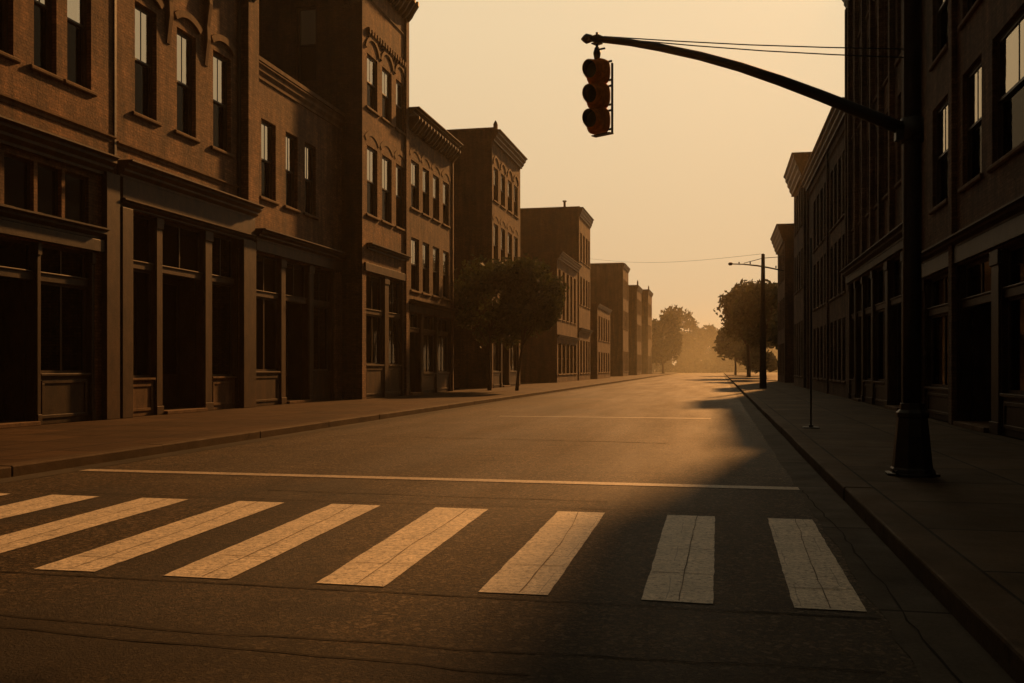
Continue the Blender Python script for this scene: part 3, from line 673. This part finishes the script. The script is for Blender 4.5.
far_windows(b, [(183+2.3*k, 184.5+2.3*k) for k in range(4)], [(11.4, 13.8), (7, 9.6), (.9, 3.6)]); finial(b, .1, .8); MB().box(-7, -6, -4, -2.6, 16, 17.2).build('chimney', B_SIDE, b.root); b.cornice(16.2, .6, .32); b.finish(caph=.08)

# ---- east side
b = Building('dark brick building with curtained shop window and broad upper windows beside the signal post', 'E', 5.45, 3.0, 28.3, 17.5, 14, B_EAST, B_SIDE)
for z0, z1 in ((5.6, 8.15), (9.35, 12.0), (13.2, 15.8)):
    for ya, yb in ((24.75, 26.45), (21.75, 23.35), (18.3, 20.95), (14.5, 17.0), (10.5, 13)): b.window(ya, yb, z0, z1, 'blind' if z0 < 6 else 'two')
b.shop(18.0, 27.7, 3.85, 2.95, [(24.35, 27.4, 'wc'), (21.1, 23.75, 'door'), (18.1, 20.45, 'wm')], .98, colmat=TRIM_D)
b.shop(9.0, 17.3, 3.85, 2.95, [(14.6, 17.2, 'wm'), (12.0, 14.1, 'door'), (9.2, 11.6, 'wm')], .98, colmat=TRIM_D)
b.cornice(4.5, .22, .28, TRIM, 3.1, 28.25, name='shop_cornice', steps=2); b.fascia(3.9, 4.27, .08, TRIM_D, 3.1, 28.2)
b.pier(23.86, 24.2, .15, 16.65, .12); b.pier(27.8, 28.28, .15, 16.65, .14); b.pier(17.45, 17.9, .15, 16.65, .12); b.cornice(17.5, .8, .45, None, brackets=18); b.finish()

b = Building('tall brick building with piers between slender windows, rising out of view past the signal post', 'E', 5.45, 28.3, 42.9, 17.5, 14, B_EAST2, B_SIDE)
for ya, yb in ((30.2, 31.4), (32.6, 33.7), (34.4, 35.5), (36.3, 37.4), (38.4, 39.4), (40.3, 41.3)):
    for z0, z1 in ((7.2, 9.9), (11.0, 13.7), (14.6, 16.6)): b.window(ya, yb, z0, z1, 'two')
for yy in (28.5, 29.75, 32.0, 34.05, 35.9, 37.9, 39.85, 41.75, 42.6): b.pier(yy-.14, yy+.14, 5.65, 16.75, .16, B_EAST2)
b.shop(28.7, 42.6, 5.0, 3.6, [(28.8, 30.4, 'w'), (30.8, 33.1, 'door'), (33.8, 36.2, 'wm'), (36.7, 38.6, 'wm'), (39.0, 40.6, 'door'), (41.0, 42.5, 'w')], 1.0, colmat=TRIM)
b.cornice(5.6, .3, .36, TRIM, name='shop_cornice', steps=2); b.fascia(5.04, 5.28, .1, TRIM); b.cornice(17.5, .7, .35); b.finish()

b = Building('long three storey brick building with two groups of slim windows on each floor', 'E', 5.45, 42.95, 61.4, 13.1, 14, B_EAST, B_SIDE)
YS = [(43.7+1.55*k, 44.75+1.55*k) for k in range(4)]+[(51.0+1.9*k, 52.2+1.9*k) for k in range(4)]
for ya, yb in YS:
    for z0, z1 in ((8.25, 11.1), (4.85, 7.4), (.9, 3.7)): b.window(ya, yb, z0, z1, 'two')
b.pier(50.1, 50.6, .15, 12.3, .1); b.pier(60.9, 61.35, .15, 12.3, .1); b.cornice(13.1, .7, .5, CORN, brackets=0, over=.03); b.cornice(11.9, .15, .08, STONE, name='string_course', steps=1); b.finish(caph=.1)
b = Building('narrow brick building, heavy overhanging cornice standing above the long three storey front', 'E', 5.45, 64.5, 72.6, 15.5, 14, B_EAST2, B_SIDE)
far_windows(b, [(65.2+1.9*k, 66.3+1.9*k) for k in range(4)], [(11, 13.6), (6.8, 9.4), (.9, 4.6)]); b.cornice(15.5, 1.5, .75, CORN, over=.03, steps=4); b.finish(cap=False)
b = Building('brick building with an overhanging cornice behind the big kerbside tree', 'E', 5.6, 84.6, 94.6, 13.8, 14, B_EAST2, B_SIDE)
far_windows(b, [(85.4+2.2*k, 86.8+2.2*k) for k in range(4)], [(9.2, 11.8), (5, 7.6), (.9, 3.6)]); b.cornice(13.8, 1.5, .7, CORN, over=.03, steps=4); b.finish(cap=False)

# ------------------------------------------------------------------ signal post, signal, poles
PX, PY = 2.37, 12.66
sp = empty('signal_post', (PX, PY, .15)); tag(sp, 'black iron signal post with flared base and curved mast arm reaching over the road', 'signal post')
MB().lathe([(.33, 0), (.33, .03), (.275, .035), (.265, .08), (.245, .1), (.215, .42), (.185, .72), (.20, .73), (.20, .78), (.155, .82), (.145, .9)], 8, smooth=False).build('base', IRON2, sp, bevel=.006)
MB().lathe([(.112, .88), (.108, 3), (.102, 6.9), (.115, 6.92), (.115, 6.98), (.05, 7.1), (.0, 7.12)], 20).build('pole', IRON, sp)
for k in range(4):
    t = math.pi/4+k*math.pi/2; MB().lathe([(.02, .03), (.02, .075), (.0, .078)], 6, (.30*math.cos(t), .30*math.sin(t))).build('anchor_bolt', IRON2, sp)
MB().box(-.012, .012, -.275, -.26, .2, .5).box(-.06, .06, -.262, -.243, .22, .5).build('hand_hole_cover', IRON2, sp)
def at(x, y, Y):                          # point of the plane Y seen at a pixel
    u = (x-CX)/F; X = Y*(-sn+u*cs)/(cs+u*sn); D = -X*sn+Y*cs; return Vector((X, Y, 1.5+(HY-y)*D/F))
arm = [at(x, y, PY)-Vector((PX, PY, .15)) for x, y in ((905, 130), (880, 119.5), (860, 111.5), (820, 95.5), (780, 80.5), (740, 67), (700, 56), (660, 47.5), (630, 42.5), (600, 39.2), (590, 38.5))]
MB().tube(arm, [.082, .080, .078, .073, .068, .062, .057, .052, .047, .043, .042], 14).build('mast_arm', IRON, sp)
e = arm[-1]; MB().tube([e+Vector((.03, 0, 0)), e+Vector((-.01, 0, 0)), e+Vector((-.05, 0, 0)), e+Vector((-.085, 0, 0)), e+Vector((-.12, 0, 0))], [.045, .058, .068, .045, .008], 14).build('finial', IRON, sp)
MB().lathe([(.135, arm[0].z-.16), (.135, arm[0].z+.14)], 18).box(-.2, -.1, -.07, .07, arm[0].z-.13, arm[0].z+.1).build('arm_collar', IRON2, sp)
for px0, y0, y1 in ((604, 36.5, 49), (630, 40, 57.5)):
    p0 = at(px0, y0, PY)-Vector((PX, PY, .15)); p1 = at(905, y1, PY)-Vector((PX, PY, .15))
    MB().tube([p0+(p1-p0)*t-Vector((0, 0, .03*math.sin(math.pi*t))) for t in (0, .25, .5, .75, 1)], .008, 8).build('stay_cable', IRON, sp)

hx = at(597, 40, PY)
th = empty('traffic_light', (hx.x, PY, hx.z)); th.rotation_euler = (0, 0, R(-30))
tag(th, 'rusty three lens traffic light hanging dark from the tip of the mast arm', 'traffic light')
MB().tube([(0, 0, .10), (0, 0, -.16)], .018, 8).tube([(0, 0, -.10), (0, 0, -.17), (0, 0, -.19), (0, 0, -.265)], [.03, .05, .05, .035], 10).tube([(-.02, 0, -.13), (.13, 0, -.14)], .013, 6).box(-.055, .055, -.055, .055, .035, .055).box(-.055, .055, -.055, .055, -.055, -.04).build('hanger', IRON, th)
T0, SH = -.262, .328
hb = MB()
for k in range(3):                        # three cast sections, rounded in plan and softly waisted in between
    z1 = T0-k*SH; z0 = z1-SH+.012
    prof = []
    for z, g in ((z0, .72), (z0+.02, .84), (z0+.06, .95), (z0+.12, 1.0), (z1-.12, 1.0), (z1-.06, .95), (z1-.02, .84), (z1, .72 if k else .55)):
        prof.append((z, g))
    i0 = len(hb.v); ring = []
    for z, g in prof:
        for q in range(24):
            t = 2*math.pi*q/24; ct, st = math.cos(t), math.sin(t); e_ = .45
            hb.v.append((math.copysign(abs(ct)**e_, ct)*.152*g, .03+math.copysign(abs(st)**e_, st)*.105*g, z))
    for r_ in range(len(prof)-1):
        for q in range(24):
            a_, b_ = i0+r_*24+q, i0+r_*24+(q+1) % 24; hb.f.append((a_, b_, b_+24, a_+24)); hb.sm.append(True)
    hb.f.append(tuple(range(i0, i0+24))[::-1]); hb.f.append(tuple(range(i0+(len(prof)-1)*24, i0+len(prof)*24))); hb.sm += [False, False]
hb.build('housing', SIG, th)
for k in range(3):
    zc = T0-k*SH-SH/2+.006
    m = MB(); li = MB(); seg = 32; P = []
    for q in range(seg+1):                # tunnel visor, a little shorter underneath
        t = -math.pi/2+2*math.pi*q/seg
        c_, s_ = math.cos(t), math.sin(t); P.append((c_, s_, .085+.075*(.5+.5*s_)))
    A = lambda c, s_, r, y: (c*r, y, zc+s_*r)
    for (c0, s0, l0), (c1, s1, l1) in zip(P, P[1:]):
        ra, rb, ri_, yb_ = .142, .118, .110, -.045
        m.quad(A(c0, s0, ra, yb_), A(c1, s1, ra, yb_), A(c1, s1, (ra+rb)/2+.008, yb_-.05), A(c0, s0, (ra+rb)/2+.008, yb_-.05), True)
        m.quad(A(c0, s0, (ra+rb)/2+.008, yb_-.05), A(c1, s1, (ra+rb)/2+.008, yb_-.05), A(c1, s1, rb, yb_-l1), A(c0, s0, rb, yb_-l0), True)
        m.quad(A(c0, s0, ri_, yb_-l0), A(c1, s1, ri_, yb_-l1), A(c1, s1, rb, yb_-l1), A(c0, s0, rb, yb_-l0))
        li.quad(A(c0, s0, ri_, yb_-.035), A(c1, s1, ri_, yb_-.035), A(c1, s1, ri_, yb_-l1), A(c0, s0, ri_, yb_-l0), True)
    vo = m.build('visor', SIG, th); li.build('visor_lining', BLK, vo)
    m = MB()
    for ri, (ra, ya, rb, y2) in enumerate(((0, -.098, .04, -.096), (.04, -.096, .075, -.090), (.075, -.090, .109, -.080))):
        for q in range(24):
            t0, t1 = 2*math.pi*q/24, 2*math.pi*(q+1)/24
            m.quad((math.cos(t0)*ra, ya, zc+math.sin(t0)*ra), (math.cos(t1)*ra, ya, zc+math.sin(t1)*ra), (math.cos(t1)*rb, y2, zc+math.sin(t1)*rb), (math.cos(t0)*rb, y2, zc+math.sin(t0)*rb), True)
    m.build('lens', LENS, th)
zb_ = T0-3*SH
m = MB().box(.168, .186, .085, .115, zb_-.02, T0-.06).box(-.11, .186, .02, .12, zb_-.022, zb_-.008)
for k in range(3):
    for dz in (-.03, -.28): m.box(.12, .17, .09, .11, T0-k*SH+dz-.012, T0-k*SH+dz+.012)
m.build('rear_bracket', IRON, th)

ps = empty('slim_post', (2.01, 21.95, .15)); tag(ps, 'thin bare metal post on a small square foot plate near the kerb', 'post')
MB().tube([(0, 0, .02), (.004, 0, 2.2), (.0, 0, 4.2)], .019, 8).build('pole', IRON, ps)
MB().box(-.17, .17, -.17, .17, 0, .025).box(-.05, .05, -.05, .05, .025, .07).build('foot_plate', IRON2, ps, bevel=.006)

up = empty('utility_pole', (2.83, 63.1, .15)); tag(up, 'dark wooden utility pole with a long crossarm, standing before the big kerbside tree', 'utility pole')
MB().lathe([(.23, 0), (.21, 1.5), (.17, 5), (.13, 7.4), (.11, 8.6), (.0, 8.65)], 12).build('pole', WOOD, up)
MB().tube([(-2.0, 0, 8.02), (-1.2, 0, 7.98), (-.3, 0, 7.86), (.3, 0, 7.74), (1.3, 0, 7.5)], [.035, .04, .05, .05, .04], 8).build('crossarm', WOOD, up)
MB().tube([(-2.18, 0, 8.0), (-2.12, 0, 8.02), (-1.95, 0, 8.03), (-1.9, 0, 8.02)], [.04, .1, .1, .04], 8).build('end_cap', IRON, up)
MB().tube([(-1.2, 0, 8.05), (0, 0, 8.35), (1.4, 0, 8.42)], .02, 6).build('stay_wire', IRON, up)
for xx in (-1.5, -.8, .8):
    MB().lathe([(.03, 0), (.05, .05), (.03, .08), (.05, .12), (.02, .17)], 8).build('insulator', IRON2, up, (xx, 0, 7.98 if xx < 0 else 7.68))
p0 = Vector((2.83, 63.1, 8.78)); p1 = Vector((-13.55, 100.0, 13.0)); m = MB()
m.tube([p0+(p1-p0)*k/16-Vector((0, 0, .5*math.sin(math.pi*k/16))) for k in range(17)], .009, 6)
tag(m.build('overhead_cable', IRON), 'thin overhead cable sagging across the street from the utility pole', 'cable')

# ------------------------------------------------------------------ trees
def tree(label, x, y, h, cz, rx, rz, mat, leaf, n, tr=.09, seed=1, group=None, lean=0):
    rnd = random.Random(seed); z0 = .15 if (x < XK_W-.3 or XK_E < x) and y < 240 else -.03
    root = empty('street_tree', (x, y, z0)); tag(root, label, 'tree', group)
    t = MB(); top = Vector((lean, 0, cz)); base = Vector((0, 0, 0))
    pts = [Vector((lean*(k/6)**1.5+rnd.uniform(-.03, .03)*tr*10, rnd.uniform(-.03, .03)*tr*10, cz*k/6)) for k in range(7)]
    t.tube(pts, [tr*1.5, tr*1.1, tr, tr*.9, tr*.8, tr*.7, tr*.5], 9)
    clumps = []
    nb = 22
    for k in range(nb):
        a = rnd.uniform(0, 2*math.pi); el = rnd.uniform(-.75, 1.0); rr = rnd.uniform(.5, .92); hc = math.sqrt(max(.05, 1-el*el*.8))
        c = Vector((lean+math.cos(a)*rx*rr*hc*.8, math.sin(a)*rx*rr*hc*.8, cz+el*rz*.75))
        clumps.append((c, rnd.uniform(.20, .40)*rx))
        s_ = pts[rnd.randint(3, 6)]; mid = (s_+c)/2+Vector((0, 0, -.1*rx))
        t.tube([s_, mid, c], [tr*.5, tr*.28, tr*.08], 6)
    t.build('trunk', BARK, root)
    m = MB()
    for k in range(n):
        c, r_ = clumps[rnd.randrange(nb)]
        d = Vector((rnd.gauss(0, 1), rnd.gauss(0, 1), rnd.gauss(0, .8))).normalized()
        p = c+d*r_*(rnd.random()**.45)*(1+.25*rnd.random())
        if rnd.random() < .06: p = c+d*r_*rnd.uniform(1.1, 1.45)
        u = Vector((rnd.gauss(0, 1), rnd.gauss(0, 1), rnd.gauss(0, 1))).normalized(); v_ = u.orthogonal().normalized(); s_ = leaf*rnd.uniform(.6, 1.3)
        m.quad(tuple(p-u*s_), tuple(p+v_*s_*.5), tuple(p+u*s_), tuple(p-v_*s_*.5))
    m.build('crown', mat, root)
tree('slim young street tree with a rounded olive crown, the one standing clear at the kerb', -11.24, 53.2, 7, 5.1, 2.15, 2.5, LEAF, .14, 8500, .075, 3, None, .9)
tree('slim street tree with a dark crown close against the blank flank wall', -12.9, 53.4, 7, 4.9, 2.7, 2.8, LEAF, .15, 10000, .085, 4)
tree('big bushy kerbside tree beside the utility pole', 4.0, 131, 12, 8.0, 4.9, 4.6, LEAF2, .38, 9000, .2, 5)
tree('dense tree squeezed between the big kerbside tree and the brick fronts', 5.0, 108, 10, 6.0, 3.4, 5.0, LEAF2, .36, 9000, .16, 6)
tree('smaller kerbside tree showing past the open side of the big one', 2.9, 165, 9, 4.8, 3.6, 4.0, LEAF2, .42, 5000, .15, 7)
tree('low bushy tree on the east verge, half hidden behind the utility pole', 6.4, 150, 8, 3.6, 3.4, 3.6, LEAF2, .40, 6000, .14, 8)
G = 'hazy trees closing the end of the street'
for k, (x, y, cz, rx, rz, lab) in enumerate((
        (-11.5, 205, 6.6, 4.8, 6.6, 'tall hazy tree rising beside the last west block'),
        (-10.8, 262, 9.2, 7.2, 8.6, 'broad domed hazy tree, tallest at the end of the road'),
        (-3.6, 272, 6.4, 6.2, 6.8, 'round hazy tree right of the broad domed one at the end of the road'),
        (1.4, 295, 4.8, 6.2, 5.4, 'pale low tree in the middle of the gap at the end of the road'),
        (7.5, 285, 5.2, 6.0, 5.8, 'pale tree at the end of the road behind the smaller kerbside tree'),
        (-17, 300, 7.5, 8, 7.2, 'faint tree behind the broad domed one'),
        (14.5, 290, 6, 6.5, 6.5, 'faint tree past the end of the east pavement'))):
    tree(lab, x, y, 12, cz, rx, rz, LEAF2, .55, 5200, .22, 20+k, G)

rnd = random.Random(91); m = MB(); st = MB()
for k in range(15000):                     # scrub across the end of the road
    x = rnd.uniform(-20, 18); h_ = 3.6+1.2*math.sin(x*.7)+.8*math.sin(x*1.9+1); p = Vector((x, 254+rnd.gauss(0, 1.6), h_*rnd.random()**.7))
    u = Vector((rnd.gauss(0, 1), rnd.gauss(0, 1), rnd.gauss(0, 1))).normalized(); v_ = u.orthogonal().normalized(); q_ = .4*rnd.uniform(.6, 1.3)
    m.quad(tuple(p-u*q_), tuple(p+v_*q_*.5), tuple(p+u*q_), tuple(p-v_*q_*.5))
m.build('roadside_scrub', LEAF2)['kind'] = 'stuff'

# ------------------------------------------------------------------ dusty air
hz = MB().box(-240, 240, -70, 430, -1.1, 21.5).mesh('haze', ROOF); hz.materials.clear()
hm = bpy.data.materials.new('dusty_air'); hm.use_nodes = True; t = hm.node_tree
for n in list(t.nodes): t.nodes.remove(n)
o_ = t.nodes.new('ShaderNodeOutputMaterial'); v_ = t.nodes.new('ShaderNodeVolumePrincipled')
v_.inputs['Color'].default_value = (.76, .66, .48, 1); v_.inputs['Density'].default_value = .00036; v_.inputs['Anisotropy'].default_value = .74
t.links.new(v_.outputs[0], o_.inputs['Volume']); hz.materials.append(hm)
link('haze', hz)['kind'] = 'stuff'
# thicker dust hanging low over the far end of the street
bm = bmesh.new(); bmesh.ops.create_icosphere(bm, subdivisions=4, radius=1); me = bpy.data.meshes.new('dust_haze'); bm.to_mesh(me); bm.free()
q = NB('thick_dust'); q.t.nodes.remove(q.b); vp = q.n('ShaderNodeVolumePrincipled')
vp.inputs['Color'].default_value = (.60, .60, .50, 1); vp.inputs['Anisotropy'].default_value = .74
ln = q.n('ShaderNodeVectorMath', operation='LENGTH'); q.l(q.tc.outputs['Object'], ln.inputs[0])
mr = q.n('ShaderNodeMapRange', interpolation_type='SMOOTHERSTEP'); q.l(ln.outputs['Value'], mr.inputs[0])
for i, v in enumerate((0.05, 1.0, .0036, 0)): mr.inputs[i+1].default_value = v    # thins out to nothing at its edge
q.l(mr.outputs[0], vp.inputs['Density']); q.l(vp.outputs[0], q.out.inputs['Volume'])
me.materials.append(q.m); du = link('dust_haze', me, None, (-6, 235, 0)); du.scale = (60, 150, 20); du['kind'] = 'stuff'
